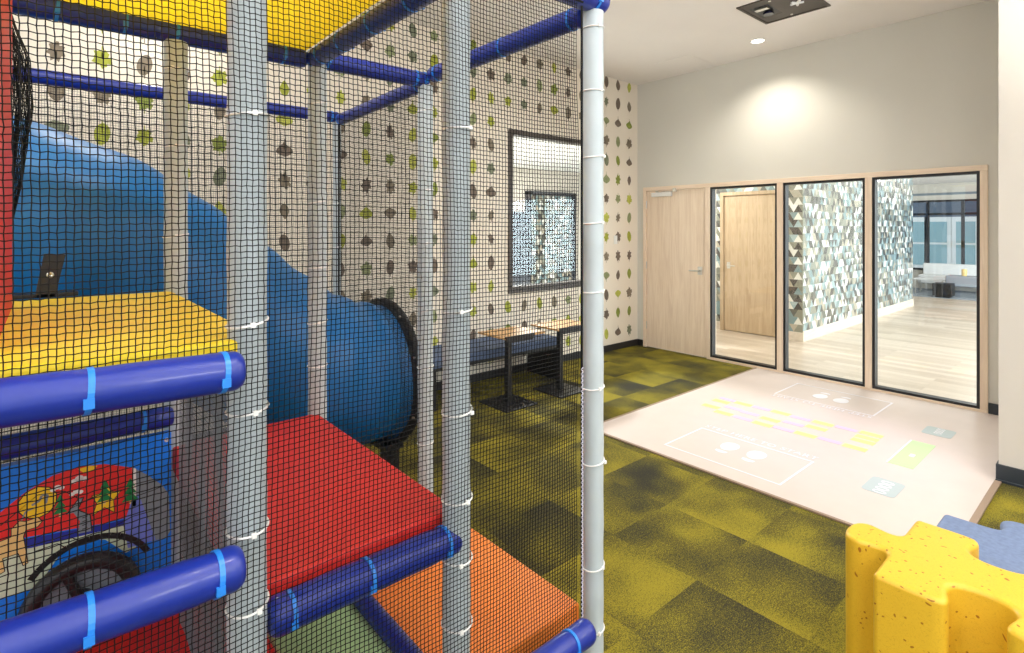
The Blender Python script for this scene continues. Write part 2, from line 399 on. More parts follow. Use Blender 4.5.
# oak frame of the glass wall, door and panes
FX0, FX1 = 6.262, 6.42
w = MB()
for a, b in ((4.507, 4.552), (3.557, 3.625), (2.675, 2.741), (1.81, 1.871), (.928, .982)):
    w.box((FX0 + .0015, a, .03), (FX1, b, 2.135), 0)
w.box((FX0, .928, 2.135), (FX1, 4.552, 2.186), 1)
w.box((FX0, .928, 0), (FX1, 3.60, .03), 1); w.box((FX0, 4.507, 0), (FX1, 4.552, .03), 0)
o = w.build('trim_1', [M['oak'], M['oak_y']], bevel=.003); struct(o, 'light oak frame around the door and three glass panes', 'frame')
for n, (a, b) in enumerate(((2.741, 3.557), (1.871, 2.675), (.982, 1.81))):
    w = MB(); g = .024; x0, x1 = 6.275, 6.36
    w.box((x0, a, .03), (x1, a + g, 2.135)); w.box((x0, b - g, .03), (x1, b, 2.135)); w.box((x0, a + g, .03), (x1, b - g, .03 + g)); w.box((x0, a + g, 2.135 - g), (x1, b - g, 2.135))
    o = w.build('window_%d' % (n + 2), M['gasket']); struct(o, ['narrow glass pane beside the oak door', 'middle glass pane looking onto the patterned hallway wall', 'right-hand glass pane looking down the hallway'][n], 'window')
    MB().box((6.315, a + g, .03 + g), (6.323, b - g, 2.135 - g)).build('glass_pane', M['glass'], o)

# door 1
d = MB().box((6.285, 3.63, .012), (6.33, 4.502, 2.13)).build('door_1', M['oak'], bevel=.002); struct(d, 'light oak door with steel lever and closer', 'door')
w = MB(); hy, hz = 3.70, 1.09
w.box((6.277, hy - .03, hz - .05), (6.285, hy + .03, hz + .05)); w.tube([(6.28, hy, hz), (6.235, hy, hz)], .011, 12); w.tube([(6.235, hy - .006, hz), (6.233, hy + .11, hz - .002), (6.237, hy + .125, hz - .002)], .009, 12)
w.build('door_handle', M['steel'], d, smooth=True)
w = MB(); w.box((6.235, 4.10, 2.05), (6.285, 4.40, 2.105)); w.build('door_closer', M['white'], d, bevel=.006)
w = MB(); w.box((6.245, 4.05, 2.108), (6.26, 4.33, 2.116)); w.box((6.235, 4.30, 2.105), (6.262, 4.33, 2.125)); w.box((6.24, 4.03, 2.108), (6.275, 4.07, 2.15)); w.build('closer_arm', M['steel'], d)
for z in (.25, 1.07, 1.9):
    w = MB(); w.tube([(6.279, 4.506, z), (6.279, 4.506, z + .1)], .008, 10); w.build('hinge', M['steel'], d, smooth=True)

# wall switch
s = thing('light_switch', 'small white light switch plate on the leaf wallpaper near the oak door', 'light switch', (5.8, YW, 1.42))
MB().box((5.765, YW - .007, 1.415), (5.835, YW, 1.53)).build('switch_plate', M['white'], s, bevel=.002)
MB().box((5.783, YW - .012, 1.44), (5.817, YW - .006, 1.505)).build('rocker', M['tie'], s, bevel=.002)

# ------------------------------------------------------------------ ceiling fittings
p = thing('ceiling_projector', 'dark square projector housing recessed in the white ceiling', 'projector', (5.04, 2.14, ZC))
w = MB(); zb = ZC - .012
w.box((4.75, 1.86, zb), (5.34, 1.885, ZC)); w.box((4.75, 2.415, zb), (5.34, 2.44, ZC)); w.box((4.75, 1.885, zb), (4.775, 2.415, ZC)); w.box((5.315, 1.885, zb), (5.34, 2.415, ZC))
w.build('frame', M['proj'], p, bevel=.002)
w = MB(); w.box((4.775, 1.885, ZC - .006), (5.315, 2.21, ZC)); w.box((4.775, 2.21, ZC - .006), (4.87, 2.415, ZC)); w.box((5.17, 2.21, ZC - .006), (5.315, 2.415, ZC)); w.box((4.87, 2.385, ZC - .006), (5.17, 2.415, ZC))
w.build('face_plate', M['proj'], p)
MB().box((4.87, 2.21, ZC - .004), (5.17, 2.385, ZC - .001)).build('recess', M['gasket'], p)
w = MB(); w.lathe([(.045, 0), (.045, .015), (.03, .02), (.001, .021)], (5.06, 2.29, ZC - .03)); w.build('lens', M['lens'], p, smooth=True)
MB().box((4.91, 2.235, ZC - .02), (4.96, 2.35, ZC - .004)).build('bracket', M['steel'], p)
w = MB()
for a in (0.3, 1.5, 2.6, 3.9, 5.1):
    w.tube([(5.04, 2.03, ZC - .008), (5.04 + .055 * math.cos(a), 2.03 + .055 * math.sin(a), ZC - .008)], .012, 8)
w.lathe([(.03, 0), (.03, .004)], (5.04, 2.03, ZC - .012), 14)
w.build('emblem', M['mural_white'], p)
for x, y in ((5.27, 2.17), (4.82, 2.17)):
    MB().lathe([(.012, 0), (.012, .006)], (x, y, ZC - .012), 12).build('screw', M['steel'], p)
dl = thing('downlight', 'small round lit recessed downlight near the back wall', 'ceiling light', (5.76, 2.72, ZC))
w = MB(); w.ring((5.76, 2.72, ZC - .003), (0, 0, 1), .07, .008); w.build('trim_ring', M['white'], dl, smooth=True)
w = MB(); w.lathe([(.062, 0), (.062, .004)], (5.76, 2.72, ZC - .005)); w.build('diffuser', M['lamp'], dl)
o = MB().box((5.62, 3.45, ZC - .005), (6.1, 3.98, ZC)).build('access_panel', M['ceiling'], bevel=.002); tag(o, 'faint square access panel flush in the white ceiling', 'ceiling panel')

# ------------------------------------------------------------------ play mat, projected game light painted as flat coloured shapes
mt = thing('game_mat', 'large pale rectangular floor mat with projected game light painted on, before the glass wall', 'mat', (4.7, 1.8, 0))
MX0, MX1, MY0, MY1, MZ = 3.36, 6.262, .655, 2.965, .009
MB().box((MX0, MY0, 0), (MX1, MY1, MZ)).build('mat_surface', M['mat_vinyl'], mt, bevel=.002)
w = MB(); w.box((MX0 - .022, MY0, 0), (MX0, MY1 + .02, MZ + .003)); w.box((MX0, MY1, 0), (MX1, MY1 + .02, MZ + .003)); w.box((MX0 - .022, MY0 - .035, 0), (4.64, MY0, MZ + .003)); w.build('edge_strip', M['mat_trim'], mt, bevel=.003)
FZ = MZ + .0008
def flat(name, m, boxes=None, polys=None, z=FZ, t=.0008):
    w = MB()
    for b in boxes or []: w.box((b[0], b[1], z - .0004), (b[2], b[3], z + t))
    for pl in polys or []: w.prism(pl, lambda a, b, q: (a, b, z + q), t)
    return w.build(name, m, mt)
def frame_boxes(x0, y0, x1, y1, t=.014):
    return [(x0, y0, x1, y0 + t), (x0, y1 - t, x1, y1), (x0, y0 + t, x0 + t, y1 - t), (x1 - t, y0 + t, x1, y1 - t)]
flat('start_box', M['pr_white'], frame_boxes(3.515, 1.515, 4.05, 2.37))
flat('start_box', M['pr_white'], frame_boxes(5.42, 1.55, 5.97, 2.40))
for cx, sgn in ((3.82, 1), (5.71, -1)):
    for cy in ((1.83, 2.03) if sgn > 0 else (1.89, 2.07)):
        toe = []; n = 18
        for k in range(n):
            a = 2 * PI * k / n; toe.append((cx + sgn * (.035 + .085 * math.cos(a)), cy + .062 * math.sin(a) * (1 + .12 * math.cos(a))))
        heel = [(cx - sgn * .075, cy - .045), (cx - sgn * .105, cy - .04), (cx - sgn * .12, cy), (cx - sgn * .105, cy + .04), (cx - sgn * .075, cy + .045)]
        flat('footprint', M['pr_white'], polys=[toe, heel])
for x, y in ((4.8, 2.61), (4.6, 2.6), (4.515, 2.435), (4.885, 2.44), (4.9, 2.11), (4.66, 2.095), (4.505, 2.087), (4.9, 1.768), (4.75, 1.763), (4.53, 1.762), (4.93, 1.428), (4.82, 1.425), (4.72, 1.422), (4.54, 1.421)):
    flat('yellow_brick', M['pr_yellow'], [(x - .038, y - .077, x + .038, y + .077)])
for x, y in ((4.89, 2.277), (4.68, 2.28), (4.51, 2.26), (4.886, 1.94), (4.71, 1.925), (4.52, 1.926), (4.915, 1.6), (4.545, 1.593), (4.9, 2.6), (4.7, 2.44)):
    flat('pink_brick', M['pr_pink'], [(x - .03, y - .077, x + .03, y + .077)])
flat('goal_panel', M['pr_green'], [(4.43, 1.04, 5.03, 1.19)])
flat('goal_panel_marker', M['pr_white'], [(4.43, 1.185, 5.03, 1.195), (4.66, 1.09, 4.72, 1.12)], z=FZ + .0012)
def text_mesh(txt, size, name, m, origin, ang, z=FZ, t=.0006):
    cu = bpy.data.curves.new('t', 'FONT'); cu.body = txt; cu.size = size; cu.extrude = t; cu.space_character = 1.08
    to = bpy.data.objects.new('t', cu); COL.objects.link(to)
    bpy.context.view_layer.update()
    me = bpy.data.meshes.new_from_object(to.evaluated_get(bpy.context.evaluated_depsgraph_get()))
    bpy.data.objects.remove(to)
    me.transform(Matrix.Translation((origin[0], origin[1], z)) @ Matrix.Rotation(ang, 4, 'Z'))
    me.materials.clear(); me.materials.append(m)
    o = bpy.data.objects.new(name, me); COL.objects.link(o); attach(o, mt); return o
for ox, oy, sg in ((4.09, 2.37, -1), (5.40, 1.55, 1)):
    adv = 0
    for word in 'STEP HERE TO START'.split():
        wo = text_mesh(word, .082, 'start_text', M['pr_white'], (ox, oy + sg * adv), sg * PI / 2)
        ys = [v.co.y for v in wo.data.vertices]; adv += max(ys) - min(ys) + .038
def rrect(x0, y0, x1, y1, r=.03):
    out = []
    for cx, cy, a0 in ((x1 - r, y1 - r, 0), (x0 + r, y1 - r, PI / 2), (x0 + r, y0 + r, PI), (x1 - r, y0 + r, 1.5 * PI)):
        out += [(cx + r * math.cos(a0 + k * PI / 8), cy + r * math.sin(a0 + k * PI / 8)) for k in range(5)]
    return out
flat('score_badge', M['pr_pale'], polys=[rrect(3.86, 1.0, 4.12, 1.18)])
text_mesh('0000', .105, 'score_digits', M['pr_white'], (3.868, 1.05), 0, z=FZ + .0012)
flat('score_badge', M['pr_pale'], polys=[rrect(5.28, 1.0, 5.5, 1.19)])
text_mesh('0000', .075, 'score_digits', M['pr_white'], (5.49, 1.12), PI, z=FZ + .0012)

# ------------------------------------------------------------------ foam puzzle pieces
def catmull(P, n=8):
    P = [Vector(p) for p in P]; out = []
    for i in range(len(P) - 1):
        p0, p1, p2, p3 = P[max(i - 1, 0)], P[i], P[i + 1], P[min(i + 2, len(P) - 1)]
        for k in range(n):
            t = k / n; out.append(.5 * ((2 * p1) + (-p0 + p2) * t + (2 * p0 - 5 * p1 + 4 * p2 - p3) * t * t + (-p0 + 3 * p1 - 3 * p2 + p3) * t ** 3))
    out.append(P[-1]); return out
def puzzle_outline(cx, cy, half, sides, r=.088, off=.066, seg=22):
    """sides: (-X,-Y,+X,+Y) each 1 knob, -1 socket, 0 flat; counter-clockwise"""
    pts = []; dirs = [(-1, 0), (0, -1), (1, 0), (0, 1)]
    for (dx, dy), s_ in zip(dirs, sides):
        tx, ty = -dy, dx   # along the side, counter-clockwise
        A = (cx + dx * half - tx * half, cy + dy * half - ty * half)
        pts.append(A)
        if s_:
            half_p = [(-.125, 0), (-.095, .002), (-.074, .012), (-.067, .032), (-.072, .06), (-.080, .088), (-.078, .115), (-.062, .138), (-.035, .151), (0, .155)]
            prof = half_p + [(-t_, n_) for t_, n_ in reversed(half_p[:-1])]
            prof = [(q.x, q.y) for q in catmull([(a, b, 0) for a, b in prof], 3)]
            for tt, nn in prof:
                nn *= s_
                pts.append((cx + dx * (half + nn) + tx * tt, cy + dy * (half + nn) + ty * tt))
    return pts
def puzzle(name, mtl, cx, cy, half, h, sides, parent):
    P = puzzle_outline(cx, cy, half, sides)
    w = MB().prism(P, lambda a, b, q: (a, b, q), h)
    o = w.build(name, mtl, parent, bevel=.018, bseg=5)
    for q in o.data.polygons: q.use_smooth = True
    o.modifiers['bevel'].harden_normals = True
    return o
o = puzzle('foam_puzzle_piece', M['puz_yellow'], 2.32, .335, .26, .50, (-1, 1, -1, 1), None)
tag(o, 'tall speckled yellow foam jigsaw-piece stool in the right foreground', 'foam stool')
pb = puzzle('foam_puzzle_piece', M['puz_blue'], 2.865, .355, .26, .33, (-1, 0, 1, 0), None)
tag(pb, 'low blue foam jigsaw-piece stool behind the yellow one', 'foam stool')

# ------------------------------------------------------------------ bench and two tables
b = thing('bench', 'long bench with slate blue seat and black ends along the leaf wall', 'bench', (3.4, 4.38, 0))
MB().box((2.6, 4.12, .375), (4.2, 4.645, .46)).build('seat', M['bench_fab'], b, bevel=.014)
MB().box((2.6, 4.14, .345), (4.2, 4.63, .375)).build('seat_frame', M['black'], b)
for x in (2.6, 4.17):
    MB().box((x, 4.13, 0), (x + .045, 4.62, .36)).build('end_panel', M['black'], b, bevel=.003)
def table(x0, y0, cx, cy, label):
    t = thing('pedestal_table', label, 'table', (cx, cy, 0), 'small tables by the bench')
    MB().box((x0, y0, .632), (x0 + .5, y0 + .40, .65)).build('table_top', M['table_wood'], t, bevel=.003)
    w = MB(); w.prism([(x0 + .03, .60), (x0 + .33, .60), (x0 + .36, .66), (x0 - .0, .66)], lambda a, c, q: (a, y0 - .012 + q, c), .012); w.build('edge_bracket', M['black'], t)
    MB().box((cx - .09, y0 + .02, .61), (cx + .09, y0 + .34, .632)).build('top_plate', M['black'], t)
    MB().box((cx - .024, cy - .024, .012), (cx + .024, cy + .024, .615)).build('column', M['black'], t, bevel=.004)
    MB().box((cx - .19, cy - .2, 0), (cx + .19, cy + .2, .014)).build('base_plate', M['black'], t, bevel=.003)
    return t
t1 = table(3.1, 3.73, 3.27, 3.88, 'small oak pedestal table nearer the netted play frame, in front of the bench')
dup(t1, (3.93, 3.86, 0), 'small oak pedestal table nearer the oak door, at the bench end')

# ------------------------------------------------------------------ play structure
ps = thing('play_structure', 'netted soft-play climbing frame with padded posts, coloured decks and blue tube slide', 'play structure', (.9, 2.5, 0))
GX = (.347, .92, 1.525); YF, YM, YB = 1.33, 2.49, 3.64
def post(x, y, z1, ties, r=.041, lab=None, yf=-1, over=0):
    n = 40; pts = []; rs = []
    for k in range(n + 1):
        z = z1 * k / n; pts.append((x, y, z)); rs.append(r * (1 + .02 * math.sin(z * 23 + x * 9) + .012 * math.sin(z * 61 + y * 5)))
    o = MB().tube(pts, r, 24, rs=rs).build('padded_post', M['foam_post'], ps, smooth=True, label=lab)
    for z in ties:
        w = MB(); tl = .008 * R.uniform(.2, 1)
        w.tube([(x + (r + .002) * math.cos(a), y + (r + .002 + (over if math.sin(a) < 0 else 0)) * math.sin(a), z + tl * math.cos(a)) for a in [2 * PI * k / 40 for k in range(40)]], .0026, 6, closed=True)
        hx = x + R.uniform(-.02, .02)
        w.box((hx - .005, y + yf * (r + .006 + over), z - .005), (hx + .005, y + yf * (r - .002 + over), z + .005))
        w.build('cable_tie', M['tie'], o, smooth=False)
    return o
post(GX[0], YF, 2.42, (1.883, 1.417, 1.223, .955, .784, .5), over=.0095)
post(GX[1], YF, 2.42, (1.92, 1.39, 1.095, .84, .665, .475), over=.0095)
post(GX[2], YF, 2.42, (2.36, 2.13, 1.89, 1.65, 1.40, 1.05, .78, .40, .17), r=.0395)
post(GX[0] + .042, YM, 2.36, (2.25, 1.95, 1.60, 1.1, .7), lab='grey padded post behind the yellow step')
post(GX[1] + .03, YM, 2.38, (2.2, 1.75, 1.45, 1.2, 1.0))
post(GX[2], YM, 2.38, (2.25, 1.83, 1.55, 1.2, .9, .5), r=.040)
post(GX[2], YB, 2.36, (2.1, 1.8, 1.5), r=.028)
def rail(a, b, r=.041, straps=(), lab=None):
    a, b = Vector(a), Vector(b); dv = b - a; L = dv.length; n = max(8, int(L / .03)); pts = []; rs = []
    ts = [k / n for k in range(n + 1)]; ed = [.0015, .004, .008, .013, .019, .026]
    ts = sorted([t for t in ts if t in (0, 1) or (t * L > .032 and (1 - t) * L > .032)] + [q / L for q in ed] + [1 - q / L for q in ed])
    for t in ts:
        q = a + dv * t; pts.append(q); e = min(t, 1 - t) * L
        rr_ = r * (1 if e > .026 else math.sqrt(max(.0, 1 - ((.026 - e) / .026) ** 2)) * .45 + .55)
        for s_ in straps:
            dd = abs(t - s_) * L
            if dd < .03: rr_ *= 1 - .10 * math.exp(-(dd / .012) ** 2)
        rs.append(rr_ * (1 + .008 * math.sin(t * L * 50)))
    o = MB().tube(pts, r, 24, rs=rs).build('padded_rail', M['vinyl'], ps, smooth=True, label=lab)
    ax = dv.normalized(); side = ax.cross(Vector((0, 0, 1))).normalized()
    if side.y > 0: side = -side
    for s_ in straps:
        q = a + dv * s_; w = MB()
        u = ax.orthogonal().normalized(); v = ax.cross(u); seg = 28; rr_ = r * .955
        vs = []; fs = []
        for k in range(seg):
            an = 2 * PI * k / seg; dirv = u * math.cos(an) + v * math.sin(an); sh = ax * .004 * math.sin(an)
            vs += [q + dirv * rr_ - ax * .005 + sh, q + dirv * (rr_ + .003) - ax * .005 + sh, q + dirv * (rr_ + .003) + ax * .005 + sh, q + dirv * rr_ + ax * .005 + sh]
        for k in range(seg):
            j = (k + 1) % seg
            for c in range(4): fs.append((k * 4 + c, j * 4 + c, j * 4 + (c + 1) % 4, k * 4 + (c + 1) % 4))
        w.add(vs, fs)
        c = q + side * (r * .93) - Vector((0, 0, .012)); w.box((c.x - .008, c.y - .005, c.z - .01), (c.x + .008, c.y + .006, c.z + .008))
        w.build('strap', M['strap'], o)
    return o
YR = 1.238
rail((-.75, YR, 1.352), (.315, YR, 1.333), .041, (.35, .758, .962), 'bright blue padded rail under the yellow step')
rail((-.75, YR, .94), (.315, YR, .924), .044, (.35, .758, .952), 'bright blue padded rail across the wheel panel')
rail((.39, YF, .722), (.925, YF, .722), .044, (.09, .46, .90), 'navy padded rail in front of the red deck')
rail((.98, YR, .262), (1.405, YR, .268), .041, (.3, .77), 'blue padded rail in front of the orange deck')
rail((-.2, YF - .01, 2.46), (1.572, YF - .01, 2.46), .047, (.3, .6, .8, .965), 'blue padded top rail at the front')
rail((1.54, YF + .05, 2.43), (1.54, YM - .04, 2.43), .041, (.06, .45, .94))
rail((.93, YF + .05, 2.392), (.93, YM, 2.40), .041, (.2, .45, .7, .9, .98))
rail((-.6, YM, 2.395), (.90, YM, 2.395), .041, (.2, .42, .55, .66, .8, .93))
rail((.95, YM, 2.405), (1.54, YM, 2.41), .041, (.07, .86, .95))
rail((-.5, YB, 2.395), (1.54, YB, 2.39), .038, (.1, .5, .97))
rail((1.54, YM + .05, 2.40), (1.54, YB, 2.375), .038, (.03, .97))
rail((-.6, 2.42, .918), (.37, 2.42, .915), .039, (.3, .9), 'blue padded rail above the painted wheel panel')
rail((.895, YF + .09, .25), (.895, YM, .25), .032, (), 'blue edge tube beside the orange deck')

def cushion(name, x0, x1, y0, y1, z0, z1, m, sag=0, crown=.006, lab=None):
    w = MB(); nx = ny = 14; top = []; bot = []
    for i in range(nx + 1):
        for j in range(ny + 1):
            u, v = i / nx, j / ny
            c = 16 * u * (1 - u) * v * (1 - v)
            X, Y = x0 + (x1 - x0) * u, y0 + (y1 - y0) * v
            top.append((X, Y, z1 + crown * c - sag * .3 * c)); bot.append((X, Y, z0 - sag * max(0, math.sin(PI * u) ** .7) * (.35 + .65 * math.sin(PI * v) ** .6)))
    n = ny + 1; fs = []
    for i in range(nx):
        for j in range(ny):
            a = i * n + j; fs.append((a, a + n, a + n + 1, a + 1)); k = len(top) + a; fs.append((k, k + 1, k + n + 1, k + n))
    T = len(top)
    for i in range(nx):
        a, b = i * n, (i + 1) * n; fs.append((a, b, T + b, T + a)); a, b = i * n + ny, (i + 1) * n + ny; fs.append((b, a, T + a, T + b))
    for j in range(ny):
        fs.append((j + 1, j, T + j, T + j + 1)); a = nx * n + j; fs.append((a, a + 1, T + a + 1, T + a))
    w.add(top + bot, fs)
    return w.build(name, m, ps, bevel=.010, label=lab)
cushion('deck_pad', -.9, .375, 1.30, YM - .01, 1.28, 1.385, M['yellow_pad'], lab='yellow padded step at the upper left')
cushion('deck_pad', .372, .945, 1.365, YM - .01, .69, .785, M['red_pad'], lab='red padded deck')
cushion('deck_pad', .93, 1.502, 1.37, YM, .15, .245, M['orange_pad'], lab='orange padded lowest step')
cushion('deck_pad', .575, .875, 1.40, YM, .14, .235, M['green_pad'], lab='sage green padded floor below the red deck')
cushion('deck_pad', -.9, .565, 1.40, YM - .1, .17, .27, M['red_pad'], lab='red padded floor below the wheel panel')
cushion('roof_pad', -.9, .905, YF + .03, YM + .02, 2.435, 2.455, M['roof'], sag=.03, lab='sagging yellow padded roof panel')
MB().box((-.17, 1.45, 1.385), (-.075, 2.2, 2.43)).build('side_pad', M['red_pad'], ps, bevel=.012, label='tall red padded side panel')

# tube slide
SY = 3.155
axis = catmull([(-1.3, SY, 1.74), (-.6, SY, 1.73), (-.15, SY, 1.68), (.2, SY, 1.545), (.5, SY, 1.325), (.8, SY, 1.085), (1.1, SY, .875), (1.38, SY, .765), (1.62, SY, .735)])
w = MB()
rs = [.418 + .008 * math.sin(i * .9) for i in range(len(axis))]
w.tube(axis, .42, 48, cap=False, rs=rs); w.tube(axis, .40, 48, cap=False, rs=[r - .02 for r in rs])
sl = w.build('tube_slide', M['slide'], ps, smooth=False, fixn=False, label='large glossy blue moulded plastic tube slide')
for q in sl.data.polygons: q.use_smooth = True
w = MB(); w.ring((1.63, SY, .735), (1, 0, 0), .43, .026, 56, 10); w.ring((1.615, SY, .735), (1, 0, 0), .415, .02, 56, 10)
w.build('exit_ring', M['rubber'], sl, smooth=True, label='black rubber ring around the slide mouth')
for a in (20, 55, -25, -60, 90, 130):
    w = MB(); ca, sa = math.cos(math.radians(a)), math.sin(math.radians(a)); c = (1.60, SY - .452 * ca, .735 + .452 * sa)
    w.lathe([(.008, -.004), (.008, .004)], c, 10); w.build('bolt', M['steel'], sl)
w = MB(); w.box((1.50, SY - .28, 0), (1.58, SY - .20, .37)); w.box((1.50, SY + .20, 0), (1.58, SY + .28, .37)); w.box((1.48, SY - .3, .34), (1.6, SY + .3, .37)); w.build('slide_foot', M['black'], sl)
w = MB(); w.prism([(-.03, 1.385), (.025, 1.385), (.055, 1.535), (-.005, 1.54)], lambda a, b, q: (a, 2.52 + q, b), .012); w.box((-.10, 2.52, 1.385), (.09, 2.58, 1.40))
br = w.build('mounting_bracket', M['rubber'], ps, bevel=.003, label='black bracket at the top of the slide')
MB().ring((.012, 2.515, 1.465), (0, 1, 0), .006, .005).build('bolt', M['steel'], br)

# painted panel with steering wheel
PY = 2.40
w = MB(); w.box((-.8, PY, .28), (.36, PY + .035, .86), 0)
def lay(poly, mi, d):
    w.prism(poly, lambda a, b, q: (a, PY - .0005 * d - q, b), .0005, mi)
def line(pts, wd, mi, d):
    for (x0, z0), (x1, z1) in zip(pts, pts[1:]):
        dx, dz = x1 - x0, z1 - z0; L = math.hypot(dx, dz) or 1; nx, nz = -dz / L * wd / 2, dx / L * wd / 2
        lay([(x0 - nx, z0 - nz), (x1 - nx, z1 - nz), (x1 + nx, z1 + nz), (x0 + nx, z0 + nz)], mi, d)
arc = [(-.45, .45), (-.42, .60), (-.30, .68), (-.20, .69), (-.112, .716), (-.049, .764), (.017, .797), (.086, .807), (.158, .797), (.235, .763), (.282, .724), (.331, .67), (.352, .629)]
lay(arc + [(.352, .583), (.158, .588), (-.075, .618), (-.25, .60), (-.4, .45)], 1, 1)
lay([(-.42, .56), (-.112, .617), (.158, .585), (.242, .58), (.30, .56), (.219, .545), (-.036, .56), (-.35, .5)], 5, 2)
lay([(-.45, .45), (-.35, .52), (-.112, .59), (-.036, .575), (.219, .56), (.25, .47), (.22, .46), (.16, .53), (.10, .55), (.04, .53), (-.0, .47), (-.03, .44)], 3, 3)
lay([(.242, .760), (.282, .724), (.331, .67), (.352, .629), (.356, .49), (.345, .47), (.298, .472), (.242, .60)], 6, 3)
lay([(.238, .762), (.25, .755), (.25, .62), (.238, .62)], 9, 4)
lay([(.235, .64), (.258, .66), (.310, .475), (.225, .475), (.215, .57)], 7, 4)
sun = [(-.02 + .05 * math.cos(k * PI / 5 + .3), .72 + .052 * math.sin(k * PI / 5 + .3)) for k in range(10)]
lay(sun, 2, 4); line(sun + sun[:1], .003, 10, 5)
line([(-.035, .715), (-.015, .725), (-.01, .74), (.005, .738), (.0, .71)], .007, 6, 5)
star = [(.122, .697), (.15, .697), (.163, .735), (.177, .694), (.206, .69), (.184, .662), (.186, .618), (.158, .645), (.124, .626), (.136, .665)]
lay(star, 2, 4); line(star + star[:1], .002, 10, 5)
for tx, tz, sz in ((.037, .665, .9), (.158, .668, 1.05), (.232, .645, 1.15)):
    for k in range(3):
        q = .022 * sz * k; lay([(tx - .022 * sz * (1 - .22 * k), tz + q), (tx + .022 * sz * (1 - .22 * k), tz + q), (tx, tz + q + .028 * sz)], 4, 6)
    lay([(tx - .003, tz - .012), (tx + .003, tz - .012), (tx + .003, tz), (tx - .003, tz)], 8, 6)
for cx_, cz_, s_ in ((.03, .752, .8), (.088, .765, 1), (.08, .722, .8)):
    for ddx, ddz, r_ in ((-.014, -.003, .010), (0, .004, .012), (.014, -.002, .010)):
        lay([(cx_ + s_ * (ddx + r_ * math.cos(a * PI / 5)), cz_ + s_ * (ddz + r_ * .8 * math.sin(a * PI / 5))) for a in range(10)], 9, 6 + 0)
lay([(.084, .800), (.10, .784), (.125, .784), (.138, .797), (.115, .803)], 2, 4)
rd = [(.054, .655), (.086, .699), (.1, .699), (.084, .661), (.118, .632), (.122, .575), (.084, .578), (.09, .62), (.072, .655)]
lay(rd, 6, 5); line(rd[:5], .003, 10, 6); line([(.118, .632), (.122, .575)], .003, 10, 6)
for q in range(4): line([(.096, .59 + .013 * q), (.11, .592 + .013 * q)], .003, 10, 7)
line([(-.11, .675), (-.02, .745), (.05, .735), (.085, .70)], .003, 10, 4)
line([(.06, .67), (.12, .69), (.2, .70), (.3, .70), (.35, .69)], .003, 10, 5)
line([(.25, .655), (.30, .66), (.355, .672)], .003, 10, 5)
line([(.19, .57), (.24, .585), (.30, .585), (.356, .60)], .003, 10, 5)
goat = [(-.15, .53), (-.15, .60), (-.112, .625), (-.085, .63), (-.085, .655), (-.065, .675), (-.05, .668), (-.02, .672), (-.008, .655), (-.02, .64), (-.05, .638), (-.055, .62), (-.05, .58), (-.044, .53), (-.056, .525), (-.068, .57), (-.105, .568), (-.1, .525), (-.112, .52), (-.125, .56), (-.13, .52)]
lay(goat, 8, 6); line(goat + goat[:1], .0025, 10, 7)
line([(-.06, .675), (-.05, .70), (-.03, .705)], .004, 6, 7)
line([(-.03, .56), (.03, .565), (.05, .545)], .003, 10, 6); line([(-.0, .575), (.07, .57), (.09, .55)], .003, 10, 6)
WC = (.095, .355)
ar = [(WC[0] + .02 + .19 * math.cos(a * PI / 20), WC[1] + .195 * math.sin(a * PI / 20)) for a in range(3, 17)]
line(ar, .020, 10, 7)
pn = w.build('wheel_panel', [M['panel_blue'], M['mural_red'], M['mural_yellow'], M['mural_pale'], M['mural_green'], M['mural_dkblue'], M['mural_grey'], M['mural_lilac'], M['mural_tan'], M['mural_white'], M['mural_black']], ps, label='blue play panel painted with a red landscape scene')
sw = MB(); wy = PY - .05
sw.ring((WC[0], wy, WC[1]), (0, 1, 0), .142, .027, 48, 12, 0)
for a in (90, 210, 330):
    ca, sa = math.cos(math.radians(a + 20)), math.sin(math.radians(a + 20))
    sw.tube([(WC[0] + .02 * ca, wy + .005, WC[1] + .02 * sa), (WC[0] + .15 * ca, wy, WC[1] + .15 * sa)], .016, 10, 0)
sw.tube([(WC[0], wy - .02, WC[1]), (WC[0], PY, WC[1])], .034, 20, 0)
sw.tube([(WC[0], wy - .026, WC[1]), (WC[0], wy - .018, WC[1])], .028, 20, 1)
sw.build('steering_wheel', [M['rubber'], M['steel']], pn, smooth=True, label='black toy steering wheel')
sb = MB(); sb.tube([(WC[0], PY - .012, WC[1]), (WC[0], PY + .0, WC[1])], .150, 48, 0); sb.build('wheel_backing', M['mural_grey'], pn, smooth=True)
MB().ring((.345, PY - .002, .835), (0, 1, 0), .005, .003, 14, 6).build('bolt', M['steel'], pn)

